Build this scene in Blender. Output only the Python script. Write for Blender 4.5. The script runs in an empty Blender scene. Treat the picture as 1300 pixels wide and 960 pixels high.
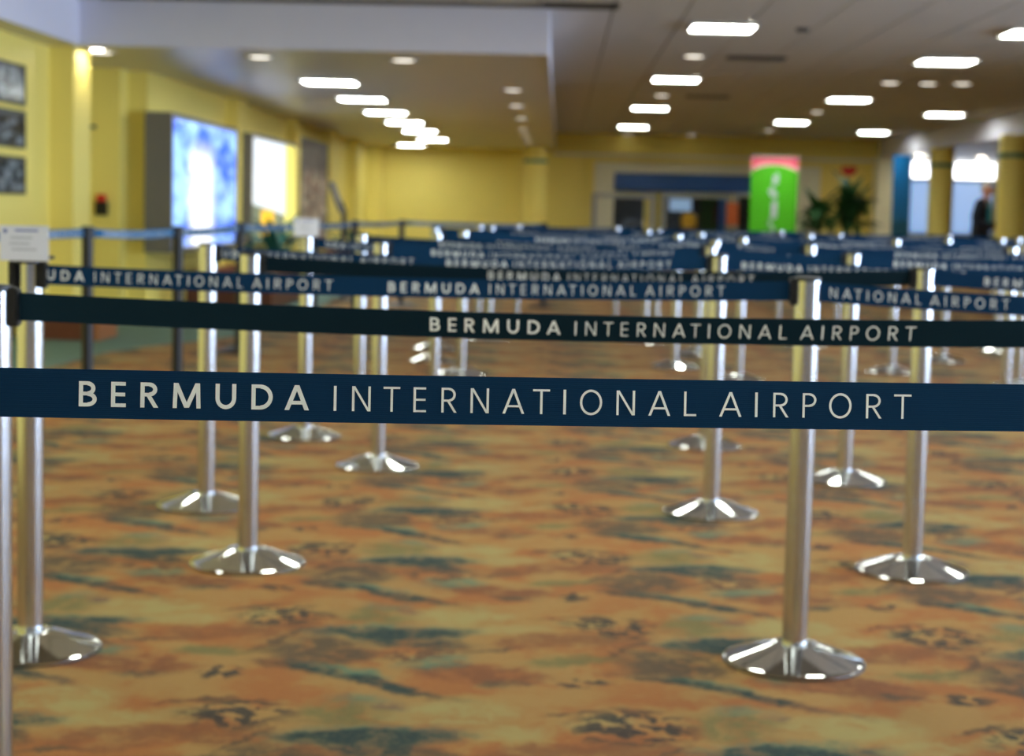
import bpy, bmesh, math, random
from mathutils import Vector, Matrix
random.seed(7)
SC = bpy.context.scene
COL = SC.collection

# ------------------------------------------------------------------ camera
F, CX, CY, HC, HY, ROLL = 2100.0, 650.0, 435.0, 1.132, 265.0, 0.0235   # frame 1300 x 960
PIT = math.atan((CY - HY) / F)
_f = Vector((0, math.cos(PIT), -math.sin(PIT))); _r = Vector((1, 0, 0)); _u = _r.cross(_f)
R2 = _r * math.cos(ROLL) + _u * math.sin(ROLL); U2 = _u * math.cos(ROLL) - _r * math.sin(ROLL)
CAM = Vector((0, 0, HC))
cd = bpy.data.cameras.new('camera'); cam = bpy.data.objects.new('camera', cd); COL.objects.link(cam)
cd.sensor_fit = 'HORIZONTAL'; cd.sensor_width = 36.0; cd.lens = F / 1300 * 36.0
cd.shift_x = 0.0; cd.shift_y = -(480 - CY) / 1300
cd.clip_start = 0.05; cd.clip_end = 200
cd.dof.use_dof = True; cd.dof.focus_distance = 1.66; cd.dof.aperture_fstop = 6.6
m = Matrix((R2, U2, -_f)).transposed().to_4x4(); m.translation = CAM
cam.matrix_world = m
SC.camera = cam

def pray(x, y): return _f + R2 * ((x - CX) / F) - U2 * ((y - CY) / F)
def pz(x, y, z):
    d = pray(x, y); return CAM + d * ((z - HC) / d.z)
# room axes: the hall is turned a little against the queue
RA = 0.0266
CA, SA = math.cos(RA), math.sin(RA)
def W(u, v, z=0.0): return Vector((u * CA + v * SA, -u * SA + v * CA, z))
def UV(p): return (p.x * CA - p.y * SA, p.x * SA + p.y * CA)
def pv(x, y, v):                      # pixel -> (u, z) on the plane at room depth v
    d = pray(x, y); k = v / (d.x * SA + d.y * CA); p = CAM + d * k
    return UV(p)[0], p.z
def pu(x, y, u):                      # pixel -> (v, z) on the plane at room offset u
    d = pray(x, y); k = u / (d.x * CA - d.y * SA); p = CAM + d * k
    return UV(p)[1], p.z

# ------------------------------------------------------------------ world, view
wd = bpy.data.worlds.new('world'); SC.world = wd; wd.use_nodes = True
bg = wd.node_tree.nodes['Background']; bg.inputs[0].default_value = (0.58, 0.74, 1.0, 1); bg.inputs[1].default_value = 22.0
SC.view_settings.view_transform = 'Standard'; SC.view_settings.look = 'None'
SC.view_settings.gamma = 1.0; SC.view_settings.use_curve_mapping = False
SC.view_settings.exposure = 0.25
SC.cycles.use_denoising = True
SC.cycles.max_bounces = 8; SC.cycles.diffuse_bounces = 4; SC.cycles.glossy_bounces = 4
SC.cycles.sample_clamp_indirect = 6.0
LIGHT = 28.0          # radiance of the ceiling panels
def area_light(name, loc, rot, sx, sy, power, col):
    l = bpy.data.lights.new(name, 'AREA'); l.shape = 'RECTANGLE'; l.size = sx; l.size_y = sy; l.energy = power; l.color = col
    o = bpy.data.objects.new(name, l); COL.objects.link(o); o.location = loc; o.rotation_euler = rot
    return o
# daylight entering by the long window wall on the right (portal: guides sky sampling only)
pl = area_light('window_portal', W(10.45, 6.5, 1.4), (0, math.pi / 2, -RA), 2.0, 15.0, 1.0, (1, 1, 1))
pl.data.cycles.is_portal = True

# ------------------------------------------------------------------ materials
def s2l(c):
    return tuple((v / 255 / 12.92 if v <= 10 else ((v / 255 + 0.055) / 1.055) ** 2.4) for v in c)
class NT:
    def __init__(s, name):
        s.m = bpy.data.materials.new(name); s.m.use_nodes = True; s.t = s.m.node_tree; s.n = s.t.nodes
        s.b = s.n['Principled BSDF']
    def node(s, typ, **kw):
        n = s.n.new(typ)
        for k, v in kw.items(): setattr(n, k, v)
        return n
    def link(s, a, b): s.t.links.new(a, b)
    def val(s, x, inp):
        if hasattr(x, 'is_output') or isinstance(x, bpy.types.NodeSocket): s.link(x, inp)
        else: inp.default_value = x
    def math(s, op, a, b=0.0, c=None, clamp=False):
        n = s.node('ShaderNodeMath', operation=op, use_clamp=clamp)
        s.val(a, n.inputs[0]); s.val(b, n.inputs[1])
        if c is not None: s.val(c, n.inputs[2])
        return n.outputs[0]
    def mix(s, fac, a, b):
        n = s.node('ShaderNodeMix', data_type='RGBA')
        s.val(fac, n.inputs[0])
        for x, i in ((a, 6), (b, 7)):
            if isinstance(x, bpy.types.NodeSocket): s.link(x, n.inputs[i])
            else: n.inputs[i].default_value = (*x[:3], 1)
        return n.outputs[2]
    def noise(s, scale, detail=3, vec=None, rough=.5, out=0):
        n = s.node('ShaderNodeTexNoise'); n.inputs['Scale'].default_value = scale; n.inputs['Detail'].default_value = detail
        n.inputs['Roughness'].default_value = rough
        if vec is not None: s.link(vec, n.inputs['Vector'])
        return n.outputs[out]
    def coord(s, which='Object'): return s.node('ShaderNodeTexCoord').outputs[which]
    def smooth(s, x, a, b):
        n = s.node('ShaderNodeMapRange', interpolation_type='SMOOTHSTEP', clamp=True)
        s.val(x, n.inputs[0]); n.inputs[1].default_value = a; n.inputs[2].default_value = b
        n.inputs[3].default_value = 0; n.inputs[4].default_value = 1
        return n.outputs[0]
def plain(name, col, rough=.5, metal=0.0, var=0.06, scale=8.0, bump=0.0, bscale=60, spec=.5, coat=0.0):
    t = NT(name); c = t.noise(scale, 4, t.coord())
    t.link(t.mix(c, [v * (1 - var) for v in col], [min(1, v * (1 + var)) for v in col]), t.b.inputs['Base Color'])
    t.b.inputs['Roughness'].default_value = rough; t.b.inputs['Metallic'].default_value = metal
    t.b.inputs['Specular IOR Level'].default_value = spec
    if coat: t.b.inputs['Coat Weight'].default_value = coat; t.b.inputs['Coat Roughness'].default_value = .05
    if bump:
        bn = t.node('ShaderNodeBump'); bn.inputs['Strength'].default_value = bump; bn.inputs['Distance'].default_value = .004
        t.link(t.noise(bscale, 3, t.coord()), bn.inputs['Height']); t.link(bn.outputs[0], t.b.inputs['Normal'])
    return t.m
def emit(name, col, strength):
    t = NT(name); t.b.inputs['Base Color'].default_value = (.8, .8, .8, 1); t.b.inputs['Roughness'].default_value = .4
    n = t.noise(3.0, 1, t.coord()); c = t.mix(n, [v * .97 for v in col], col)
    t.link(c, t.b.inputs['Emission Color']); t.b.inputs['Emission Strength'].default_value = strength
    return t.m

def carpet_mat():
    t = NT('patterned_carpet'); P = .89
    geo = t.node('ShaderNodeNewGeometry').outputs['Position']
    warp = t.noise(4.0, 4, geo, .55, out=1)
    vm = t.node('ShaderNodeVectorMath', operation='SUBTRACT'); t.link(warp, vm.inputs[0]); vm.inputs[1].default_value = (.5, .5, .5)
    vs = t.node('ShaderNodeVectorMath', operation='SCALE'); t.link(vm.outputs[0], vs.inputs[0]); vs.inputs['Scale'].default_value = .14
    va = t.node('ShaderNodeVectorMath', operation='ADD'); t.link(geo, va.inputs[0]); t.link(vs.outputs[0], va.inputs[1])
    w2 = t.noise(20.0, 4, geo, .65, out=1)
    vm2 = t.node('ShaderNodeVectorMath', operation='SUBTRACT'); t.link(w2, vm2.inputs[0]); vm2.inputs[1].default_value = (.5, .5, .5)
    vs2 = t.node('ShaderNodeVectorMath', operation='SCALE'); t.link(vm2.outputs[0], vs2.inputs[0]); vs2.inputs['Scale'].default_value = .085
    vb = t.node('ShaderNodeVectorMath', operation='ADD'); t.link(va.outputs[0], vb.inputs[0]); t.link(vs2.outputs[0], vb.inputs[1])
    sp = t.node('ShaderNodeSeparateXYZ'); t.link(vb.outputs[0], sp.inputs[0])
    U = t.math('DIVIDE', t.math('ADD', sp.outputs[0], .624), P)
    V = t.math('DIVIDE', t.math('SUBTRACT', t.math('ADD', sp.outputs[1], t.math('MULTIPLY', sp.outputs[0], .045)), 4.46), P)
    def blob(cu, cv, ru, rv, ang=0.0, soft=.45):
        du = t.math('SUBTRACT', t.math('FRACT', t.math('ADD', U, .5 - cu)), .5)
        dv = t.math('SUBTRACT', t.math('FRACT', t.math('ADD', V, .5 - cv)), .5)
        c, s_ = math.cos(math.radians(ang)), math.sin(math.radians(ang))
        a = t.math('DIVIDE', t.math('ADD', t.math('MULTIPLY', du, c), t.math('MULTIPLY', dv, s_)), ru)
        b = t.math('DIVIDE', t.math('SUBTRACT', t.math('MULTIPLY', dv, c), t.math('MULTIPLY', du, s_)), rv)
        d = t.math('SQRT', t.math('ADD', t.math('MULTIPLY', a, a), t.math('MULTIPLY', b, b)))
        return t.math('SUBTRACT', 1.0, t.smooth(d, 1 - soft, 1 + soft))
    OR, TAN, RUST, TEAL, TURQ, GRB, OLV, LT, DK, PUR = [s2l(c) for c in (
        (145, 88, 34), (150, 114, 58), (112, 62, 26), (3, 42, 42), (36, 106, 88), (66, 55, 38), (96, 95, 50), (148, 136, 80), (10, 24, 28), (82, 58, 62))]
    n1 = t.noise(5.0, 5, vb.outputs[0], .6)
    c = t.mix(t.smooth(n1, .40, .58), OR, TAN)
    nm = t.noise(14.0, 4, vb.outputs[0], .6); mod = t.math('MULTIPLY_ADD', t.smooth(nm, .36, .56), .62, .42)
    # large patches (cu, cv, ru, rv, angle, colour, softness, weight)
    B = [(.57, .06, .17, .11, 20, LT, .35, .8), (.05, .30, .16, .09, 30, OR, .4, .8), (.63, .43, .21, .085, -8, RUST, .3, .9),
         (.83, .22, .15, .08, 25, TAN, .35, .9), (.80, -.22, .16, .08, 20, RUST, .35, .75), (.72, -.08, .12, .06, 15, LT, .4, .7),
         (.29, .03, .12, .11, 0, OLV, .5, .8), (.17, -.40, .16, .16, 25, GRB, .35, .9), (.02, -.16, .12, .1, 40, RUST, .4, .7),
         (.50, -.47, .11, .07, 30, TURQ, .5, .6), (.88, -.42, .13, .05, 20, OLV, .5, .8), (.95, .02, .1, .05, 20, LT, .5, .6),
         (.25, .40, .12, .045, -20, TURQ, .5, .85), (.33, .16, .08, .05, 0, TURQ, .6, .5),
         (.37, -.15, .23, .075, 8, TURQ, .4, .7), (.37, -.16, .22, .062, 8, TEAL, .35, 1.0), (.43, -.24, .16, .07, -15, TEAL, .45, .9), (.33, .33, .25, .034, -32, TEAL, .6, 1.0),
         (.12, .42, .12, .03, -25, DK, .6, .8), (.72, .33, .07, .03, 10, TEAL, .6, .7), (.90, .10, .10, .013, 25, DK, .6, .7),
         (.66, -.33, .09, .02, 20, GRB, .5, .7), (.41, .10, .03, .03, 0, PUR, .6, .6), (.06, -.25, .15, .012, 60, DK, .7, .6)]
    for cu, cv, ru, rv, an, colr, so, wt in B:
        c = t.mix(t.math('MULTIPLY', t.math('MULTIPLY', blob(cu, cv, ru, rv, an, so), wt), mod, clamp=True), c, colr)
    # speckle clusters
    sn = t.smooth(t.noise(24, 2, va.outputs[0]), .46, .52)
    for cu, cv, ru, rv, colr in ((.02, 0, .13, .12, DK), (.46, -.37, .12, .08, s2l((92, 60, 34))), (.93, .36, .06, .05, DK)):
        c = t.mix(t.math('MULTIPLY', t.math('MULTIPLY', blob(cu, cv, ru, rv, 30, .4), sn), .9), c, colr)
    # pile grain
    g = t.noise(420, 2, geo); g2 = t.noise(60, 3, geo)
    c = t.mix(t.math('MULTIPLY', t.smooth(g, .45, .75), .3), c, s2l((50, 36, 20)))
    c = t.mix(t.math('MULTIPLY', t.smooth(g2, .5, .75), .12), c, s2l((176, 132, 66)))
    t.link(c, t.b.inputs['Base Color']); t.b.inputs['Roughness'].default_value = .85; t.b.inputs['Specular IOR Level'].default_value = .25
    t.b.inputs['Sheen Weight'].default_value = .03; t.b.inputs['Sheen Roughness'].default_value = .45; t.b.inputs['Sheen Tint'].default_value = (1, .86, .62, 1)
    bn = t.node('ShaderNodeBump'); bn.inputs['Strength'].default_value = .35; bn.inputs['Distance'].default_value = .004
    t.link(g, bn.inputs['Height']); t.link(bn.outputs[0], t.b.inputs['Normal'])
    return t.m

def steel_mat():
    t = NT('brushed_steel'); co = t.coord()
    mp = t.node('ShaderNodeMapping'); mp.inputs['Scale'].default_value = (1, 1, .03); t.link(co, mp.inputs[0])
    n = t.noise(700, 2, mp.outputs[0])
    t.link(t.mix(n, (.60, .62, .65), (.75, .77, .80)), t.b.inputs['Base Color']); t.b.inputs['Metallic'].default_value = 1
    t.link(t.math('MULTIPLY_ADD', n, .10, .17), t.b.inputs['Roughness'])
    return t.m

def belt_mat(name, col):
    t = NT(name); co = t.coord('Object')
    w = t.node('ShaderNodeTexWave', wave_type='BANDS', bands_direction='Z'); w.inputs['Scale'].default_value = 160; w.inputs['Distortion'].default_value = 1.5
    t.link(co, w.inputs[0]); n = t.noise(12, 3, co)
    c = t.mix(w.outputs['Fac'], [v * .85 for v in col], [v * 1.1 for v in col])
    c = t.mix(t.math('MULTIPLY', n, .4), c, [v * .8 for v in col])
    t.link(c, t.b.inputs['Base Color']); t.b.inputs['Roughness'].default_value = .75
    t.b.inputs['Specular IOR Level'].default_value = .15
    bn = t.node('ShaderNodeBump'); bn.inputs['Strength'].default_value = .2; bn.inputs['Distance'].default_value = .001
    t.link(w.outputs['Fac'], bn.inputs['Height']); t.link(bn.outputs[0], t.b.inputs['Normal'])
    return t.m

M = {}
M['carpet'] = carpet_mat()
M['teal_carpet'] = plain('plain_teal_carpet', s2l((98, 122, 112)), .9, var=.15, scale=40, bump=.3, bscale=300, spec=.2)
M['yellow'] = plain('yellow_wall_paint', s2l((246, 226, 120)), .6, var=.03, scale=2.0)
M['cream'] = plain('cream_trim_paint', s2l((232, 228, 200)), .5, var=.02)
M['white'] = plain('white_paint', s2l((226, 226, 232)), .55, var=.02)
M['tile'] = plain('mineral_ceiling_tile', s2l((206, 206, 204)), .85, var=.05, scale=30, bump=.4, bscale=160, spec=.2)
M['grid'] = plain('ceiling_grid_metal', s2l((120, 114, 106)), .6)
M['soffit'] = plain('soffit_plaster', s2l((206, 198, 190)), .34, var=.03, spec=.6)
M['fascia'] = plain('lilac_white_fascia', s2l((216, 214, 226)), .7, var=.02)
M['steel'] = steel_mat()
M['chrome'] = plain('polished_chrome', (.74, .75, .72), .07, 1.0, var=.05, scale=20)
M['black'] = plain('black_plastic', s2l((16, 17, 19)), .4, var=.1)
M['blackpost'] = plain('black_powder_coat', s2l((14, 15, 18)), .45, var=.1)
M['belt'] = belt_mat('navy_webbing', (.0005, .028, .080))
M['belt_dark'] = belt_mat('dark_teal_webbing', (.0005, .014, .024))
M['belt_painted_lit'] = belt_mat('blue_webbing_painted_lit', s2l((34, 92, 136)))  # light from the lightboxes is put into this brighter belt blue
M['print'] = plain('pale_grey_print', s2l((236, 242, 240)), .6, var=.04, scale=300)
M['card'] = plain('white_card', s2l((222, 226, 236)), .5, var=.02)
M['cardblue'] = plain('blue_print', s2l((60, 90, 170)), .5)
M['cardgrey'] = plain('grey_print', s2l((176, 182, 192)), .5)
M['panel_light'] = emit('fluorescent_diffuser', (.95, 1.0, .93), LIGHT)
M['down_light'] = emit('downlight_lens', (1.0, .93, .8), 2.2)
M['spot_light'] = emit('spot_downlight_lens', (1.0, .9, .68), 60.0)
M['washer_light'] = emit('wall_washer_lens', (1.0, .95, .8), 160.0)
M['lightframe'] = plain('white_light_frame', s2l((190, 186, 178)), .5)
M['vent'] = plain('dark_vent_metal', s2l((70, 66, 60)), .5)
M['wood'] = plain('red_brown_wood', s2l((96, 46, 26)), .45, var=.25, scale=14)
M['tanwood'] = plain('tan_wood', s2l((150, 92, 50)), .5, var=.2, scale=14)
M['leaf'] = plain('dark_green_leaf', s2l((44, 88, 46)), .65, var=.35, scale=9, spec=.25)
M['leaf2'] = plain('blue_green_leaf', s2l((40, 96, 84)), .65, var=.35, scale=9, spec=.25)
M['soil'] = plain('dark_soil', s2l((42, 30, 22)), .95)
M['pot'] = plain('stone_pot', s2l((120, 108, 92)), .7)
M['backwall'] = plain('blue_grey_wall_paint', s2l((150, 160, 176)), .6)
M['grey'] = plain('grey_metal', s2l((116, 112, 104)), .5, var=.05)
M['alu'] = plain('aluminium_frame', s2l((170, 170, 164)), .35, .6)
M['blue_fascia'] = plain('deep_blue_fascia', s2l((16, 80, 160)), .4, var=.15)
M['dark'] = plain('dark_interior', s2l((26, 26, 24)), .8)
M['red'] = plain('red_plastic', s2l((214, 44, 30)), .4)
M['orange'] = plain('orange_board', s2l((214, 106, 52)), .5)
M['green'] = plain('lime_green_vinyl', s2l((84, 200, 14)), .45, var=.03)
M['pink'] = plain('pink_vinyl', s2l((244, 104, 128)), .45, var=.03)
M['palepink'] = plain('pale_pink_vinyl', s2l((252, 190, 190)), .45, var=.03)
M['ringteal'] = plain('teal_ring_paint', s2l((70, 122, 96)), .5)
M['skin'] = plain('skin', s2l((206, 140, 112)), .55, var=.05)
M['hair'] = plain('white_hair', s2l((226, 220, 212)), .7, var=.1)
M['jacket'] = plain('navy_jacket_cloth', s2l((16, 22, 38)), .8, var=.1)
M['shirt'] = plain('teal_shirt_cloth', s2l((40, 128, 136)), .8)
M['trouser'] = plain('dark_trouser_cloth', s2l((22, 26, 44)), .8)
M['bag'] = plain('brown_leather', s2l((176, 98, 30)), .5, var=.2)
M['yellowplastic'] = plain('yellow_plastic', s2l((206, 160, 40)), .5)
M['screen'] = emit('blue_screen_glow', (.12, .3, .55), .5)
M['signwhite'] = emit('backlit_white_sign', (.95, .97, 1.0), 4.0)
M['signblue'] = emit('backlit_blue_panel', (.20, .42, .85), .75)

def glass_mat():
    t = NT('clear_glass'); t.b.inputs['Base Color'].default_value = (.9, .95, .95, 1)
    t.link(t.math('MULTIPLY_ADD', t.noise(2, 1, t.coord()), .01, .02), t.b.inputs['Roughness'])
    gl = t.node('ShaderNodeBsdfGlossy'); gl.inputs['Roughness'].default_value = .03
    tr = t.node('ShaderNodeBsdfTransparent'); mx = t.node('ShaderNodeMixShader')
    fr = t.node('ShaderNodeFresnel'); fr.inputs[0].default_value = 1.45
    t.link(fr.outputs[0], mx.inputs[0]); t.link(tr.outputs[0], mx.inputs[1]); t.link(gl.outputs[0], mx.inputs[2])
    t.link(mx.outputs[0], t.n['Material Output'].inputs[0])
    return t.m
M['glass'] = glass_mat()

def poster_mat(kind):
    """face is a panel in local coordinates: Y along the wall 0..1 (generated), Z up 0..1"""
    t = NT('display_print_' + kind); g = t.coord('Generated'); sp = t.node('ShaderNodeSeparateXYZ'); t.link(g, sp.inputs[0])
    y, z = sp.outputs[1], sp.outputs[2]
    if kind == 'waterfall':
        n = t.noise(4.5, 4, g, .55); n2 = t.noise(9, 3, g)
        c = t.mix(t.smooth(n, .35, .65), s2l((44, 92, 214)), s2l((150, 196, 250)))
        plume = t.math('SUBTRACT', 1.0, t.smooth(t.math('ABSOLUTE', t.math('SUBTRACT', t.math('ADD', y, t.math('MULTIPLY', n2, .14)), .49)), .07, .26))
        fade = t.math('MULTIPLY', plume, t.math('SUBTRACT', 1.0, t.smooth(z, .62, .92)))
        c = t.mix(t.math('MULTIPLY', fade, .9), c, (.96, .97, 1.0)); st = 1.15
    elif kind == 'brochure':
        d = t.math('ADD', z, t.math('MULTIPLY', y, .16))
        c = t.mix(t.smooth(d, .34, .37), s2l((96, 116, 110)), s2l((232, 240, 250)))
        yb = t.math('MULTIPLY', t.smooth(y, .16, .2), t.math('SUBTRACT', 1.0, t.smooth(y, .44, .5)))
        c = t.mix(t.math('MULTIPLY', yb, t.math('SUBTRACT', 1.0, t.smooth(z, .26, .32))), c, s2l((252, 200, 60)))
        c = t.mix(t.smooth(y, .70, .76), c, s2l((240, 232, 130))); st = .75
    else:
        n = t.noise(7, 5, g, .65); n2 = t.noise(12, 3, g)
        c = t.mix(t.smooth(n, .4, .62), s2l((96, 72, 58)), s2l((196, 186, 172)))
        c = t.mix(t.smooth(n2, .55, .68), c, s2l((176, 92, 56)))
        c = t.mix(t.math('MULTIPLY', t.smooth(z, .6, .8), .8), c, s2l((84, 84, 92))); st = .05
    t.link(c, t.b.inputs['Base Color']); t.b.inputs['Roughness'].default_value = .6 if kind == 'mural' else .12
    t.link(c, t.b.inputs['Emission Color']); t.b.inputs['Emission Strength'].default_value = st
    return t.m
def photo_mat(seed):
    t = NT('black_and_white_photo'); g = t.coord('Generated'); mp = t.node('ShaderNodeMapping'); mp.inputs['Location'].default_value = (seed, seed * 2, 0); t.link(g, mp.inputs[0])
    n = t.noise(3.5, 5, mp.outputs[0], .6)
    t.link(t.mix(t.smooth(n, .38, .66), s2l((30, 34, 36)), s2l((150, 158, 160))), t.b.inputs['Base Color']); t.b.inputs['Roughness'].default_value = .15
    return t.m
def banner_blue_mat():
    t = NT('blue_wave_print'); g = t.coord('Generated'); sp = t.node('ShaderNodeSeparateXYZ'); t.link(g, sp.inputs[0])
    w = t.math('ADD', sp.outputs[2], t.math('MULTIPLY', t.noise(3, 2, g), .12))
    c = t.mix(t.smooth(w, .48, .52), s2l((10, 96, 128)), s2l((14, 116, 184)))
    t.link(c, t.b.inputs['Base Color']); t.b.inputs['Roughness'].default_value = .4
    return t.m

# ------------------------------------------------------------------ mesh helpers
class MB:
    def __init__(s): s.v = []; s.f = []; s.sm = False
    def quad(s, *p):
        i = len(s.v); s.v += [tuple(q) for q in p]; s.f.append(tuple(range(i, i + len(p)))); return s
    def box(s, x0, x1, y0, y1, z0, z1):
        i = len(s.v)
        s.v += [(x, y, z) for z in (z0, z1) for y in (y0, y1) for x in (x0, x1)]
        s.f += [tuple(i + k for k in q) for q in ((0, 2, 3, 1), (4, 5, 7, 6), (0, 1, 5, 4), (2, 6, 7, 3), (0, 4, 6, 2), (1, 3, 7, 5))]
        return s
    def lathe(s, prof, n=32, cx=0, cy=0, cap=True):
        i = len(s.v)
        for r, z in prof:
            for k in range(n):
                a = 2 * math.pi * k / n; s.v.append((cx + r * math.cos(a), cy + r * math.sin(a), z))
        for j in range(len(prof) - 1):
            for k in range(n):
                k2 = (k + 1) % n
                s.f.append((i + j * n + k, i + j * n + k2, i + (j + 1) * n + k2, i + (j + 1) * n + k))
        if cap: s.f.append(tuple(i + k for k in range(n))[::-1]); s.f.append(tuple(i + (len(prof) - 1) * n + k for k in range(n)))
        return s
    def tube(s, pts, r, n=8):
        pts = [Vector(p) for p in pts]; i = len(s.v); rs = r if isinstance(r, (list, tuple)) else [r] * len(pts)
        for j, p in enumerate(pts):
            d = (pts[min(j + 1, len(pts) - 1)] - pts[max(j - 1, 0)]).normalized()
            if j == 0:
                a = d.cross(Vector((0, 0, 1)))
                if a.length < 1e-3: a = d.cross(Vector((0, 1, 0)))
            else: a = a - d * a.dot(d)
            a.normalize(); b = d.cross(a)
            for k in range(n):
                t = 2 * math.pi * k / n; s.v.append(tuple(p + (a * math.cos(t) + b * math.sin(t)) * rs[j]))
        for j in range(len(pts) - 1):
            for k in range(n):
                k2 = (k + 1) % n; s.f.append((i + j * n + k, i + j * n + k2, i + (j + 1) * n + k2, i + (j + 1) * n + k))
        s.f.append(tuple(i + k for k in range(n))[::-1]); s.f.append(tuple(i + (len(pts) - 1) * n + k for k in range(n)))
        return s
    def prism(s, poly, z0, z1):
        i = len(s.v); n = len(poly)
        s.v += [(x, y, z0) for x, y in poly] + [(x, y, z1) for x, y in poly]
        s.f += [tuple(i + k for k in range(n))[::-1], tuple(i + n + k for k in range(n))]
        s.f += [(i + k, i + (k + 1) % n, i + n + (k + 1) % n, i + n + k) for k in range(n)]
        return s
    def mesh(s, name, mat, smooth=None, bevel=0):
        me = bpy.data.meshes.new(name); me.from_pydata(s.v, [], s.f); me.materials.append(M[mat] if isinstance(mat, str) else mat)
        bm = bmesh.new(); bm.from_mesh(me); bmesh.ops.recalc_face_normals(bm, faces=bm.faces)
        if bevel:
            bmesh.ops.bevel(bm, geom=list(bm.edges), offset=bevel, segments=2, affect='EDGES')
        if smooth is not None:
            for f in bm.faces: f.smooth = True
            for e in bm.edges:
                if len(e.link_faces) == 2 and e.calc_face_angle(0) > smooth: e.smooth = False
        bm.to_mesh(me); bm.free()
        return me
    def build(s, name, mat, parent=None, smooth=None, bevel=0):
        return link(name, s.mesh(name, mat, smooth, bevel), parent)
def link(name, me, parent=None, loc=None, rz=None):
    o = bpy.data.objects.new(name, me); COL.objects.link(o)
    if parent is not None: o.parent = parent
    if loc is not None: o.location = loc
    if rz is not None: o.rotation_euler.z = rz
    return o
def tag(o, label=None, cat=None, group=None, kind=None):
    if label: o['label'] = label
    if cat: o['category'] = cat
    if group: o['group'] = group
    if kind: o['kind'] = kind
    return o
def thing(name, label, cat, loc=(0, 0, 0), rz=0.0, group=None):
    o = bpy.data.objects.new(name, None); COL.objects.link(o); o.location = loc; o.rotation_euler.z = rz
    o.empty_display_size = .1
    return tag(o, label, cat, group)
def struct(name, mb, mat, label, room=True, parent=None, smooth=None):
    o = mb.build(name, mat, parent, smooth)
    if room: o.rotation_euler.z = -RA
    return tag(o, label, kind='structure')

# ------------------------------------------------------------------ the hall
ZC, ZS = 2.80, 2.43            # main ceiling, lowered soffits
VF, VB, UR = 36.3, -6.0, 10.5  # far wall, back wall, right wall
struct('floor', MB().box(-5.2, UR + .2, VB - .2, VF + 3.2, -.12, 0), 'carpet', 'flame-patterned orange and teal carpet covering the hall floor')
poly = [(-4.8, 10.0), (-3.45, 10.2), (-3.38, 11.0), (-3.35, 12.0), (-3.18, 12.7), (-2.9, 13.3), (-2.65, 14.0), (-2.6, 16.0), (-2.65, 20.0), (-2.8, 26.0), (-3.0, 36.2), (-4.3, 36.2), (-4.25, 16.9), (-4.7, 16.9)]
tag(struct('floor_border', MB().prism(poly, -.01, .006), 'teal_carpet', 'plain grey-green carpet border running along the left wall'))

# left wall, stepped in plan
foot = [(-4.4, VB), (-4.4, 14.2), (-4.19, 14.2), (-4.19, 14.72), (-4.78, 14.72), (-4.78, 16.5), (-4.4, 16.5), (-4.4, 16.8), (-4.2, 16.8), (-4.2, VF), (-5.1, VF), (-5.1, VB)]
wl = struct('wall_left', MB().prism(foot, 0, ZC + .1), 'yellow', 'stepped yellow wall along the left side of the hall')
for i, (v0, v1, du) in enumerate(((20.75, 21.35, .16), (25.35, 25.75, .16), (28.9, 29.7, .2), (32.6, 33.1, .2))):
    MB().box(-4.21, -4.2 + du, v0, v1, 0, ZS).build('pilaster', 'yellow', wl)
UE = pv(1134, 250, VF)[0]
wf = struct('wall_far', MB().box(-5.1, UE, VF, VF + .2, 0, ZC + .1).box(UE, UE + .2, VF + .2, VF + 3.1, 0, ZC + .1).box(UE, UR + .2, VF + 2.9, VF + 3.1, 0, ZC + .1), 'yellow', 'yellow end wall across the far end of the hall')
u0, _ = pv(486, 230, VF); MB().box(-4.2, u0, VF - .35, VF, 0, ZS).build('pilaster', 'yellow', wf)
u0, _ = pv(705, 230, VF); u1, _ = pv(735, 230, VF); MB().box(u0 - .9, u1, VF - .12, VF, 0, ZC).build('pilaster', 'yellow', wf)
ua, za = pv(703, 197, VF); ub, _ = pv(1115, 197, VF)
struct('trim_1', MB().box(ua, ub, VF - .16, VF, za - .1, za + .03), 'yellow', 'yellow lower header band on the far wall')
struct('trim_2', MB().box(ua, ub, VF - .2, VF, za - .005, za + .055), 'cream', 'thin pale rail running across the far wall')
u0, _ = pv(1108, 230, VF); u1, _ = pv(1134, 230, VF)
MB().box(u0, u1, VF - .5, VF, 0, ZS).build('pilaster', 'cream', wf)
struct('wall_back', MB().box(-5.1, UR + .2, VB - .2, VB, 0, ZC + .1), 'backwall', 'plain wall behind the camera')
# right wall: a long band of windows
wr = MB().box(UR, UR + .2, VB, VF + 3.1, 0, .45).box(UR, UR + .2, VB, VF + 3.1, 2.35, ZC + .1).box(UR, UR + .2, VB, -1, .45, 2.35).box(UR, UR + .2, 14, VF + 3.1, .45, 2.35)
struct('wall_right', wr, 'yellow', 'yellow wall with a long window band on the right')
for k in range(5):
    v0 = -1 + 3 * k
    wo = struct('window_%d' % (k + 1), MB().box(UR + .02, UR + .14, v0, v0 + .07, .45, 2.35).box(UR + .02, UR + .14, v0 + 2.93, v0 + 3, .45, 2.35).box(UR + .02, UR + .14, v0 + .07, v0 + 2.93, .45, .52).box(UR + .02, UR + .14, v0 + .07, v0 + 2.93, 2.28, 2.35), 'alu', 'aluminium-framed window in the right wall')
    MB().box(UR + .07, UR + .08, v0 + .07, v0 + 2.93, .52, 2.28).build('pane', 'glass', wo)

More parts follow.
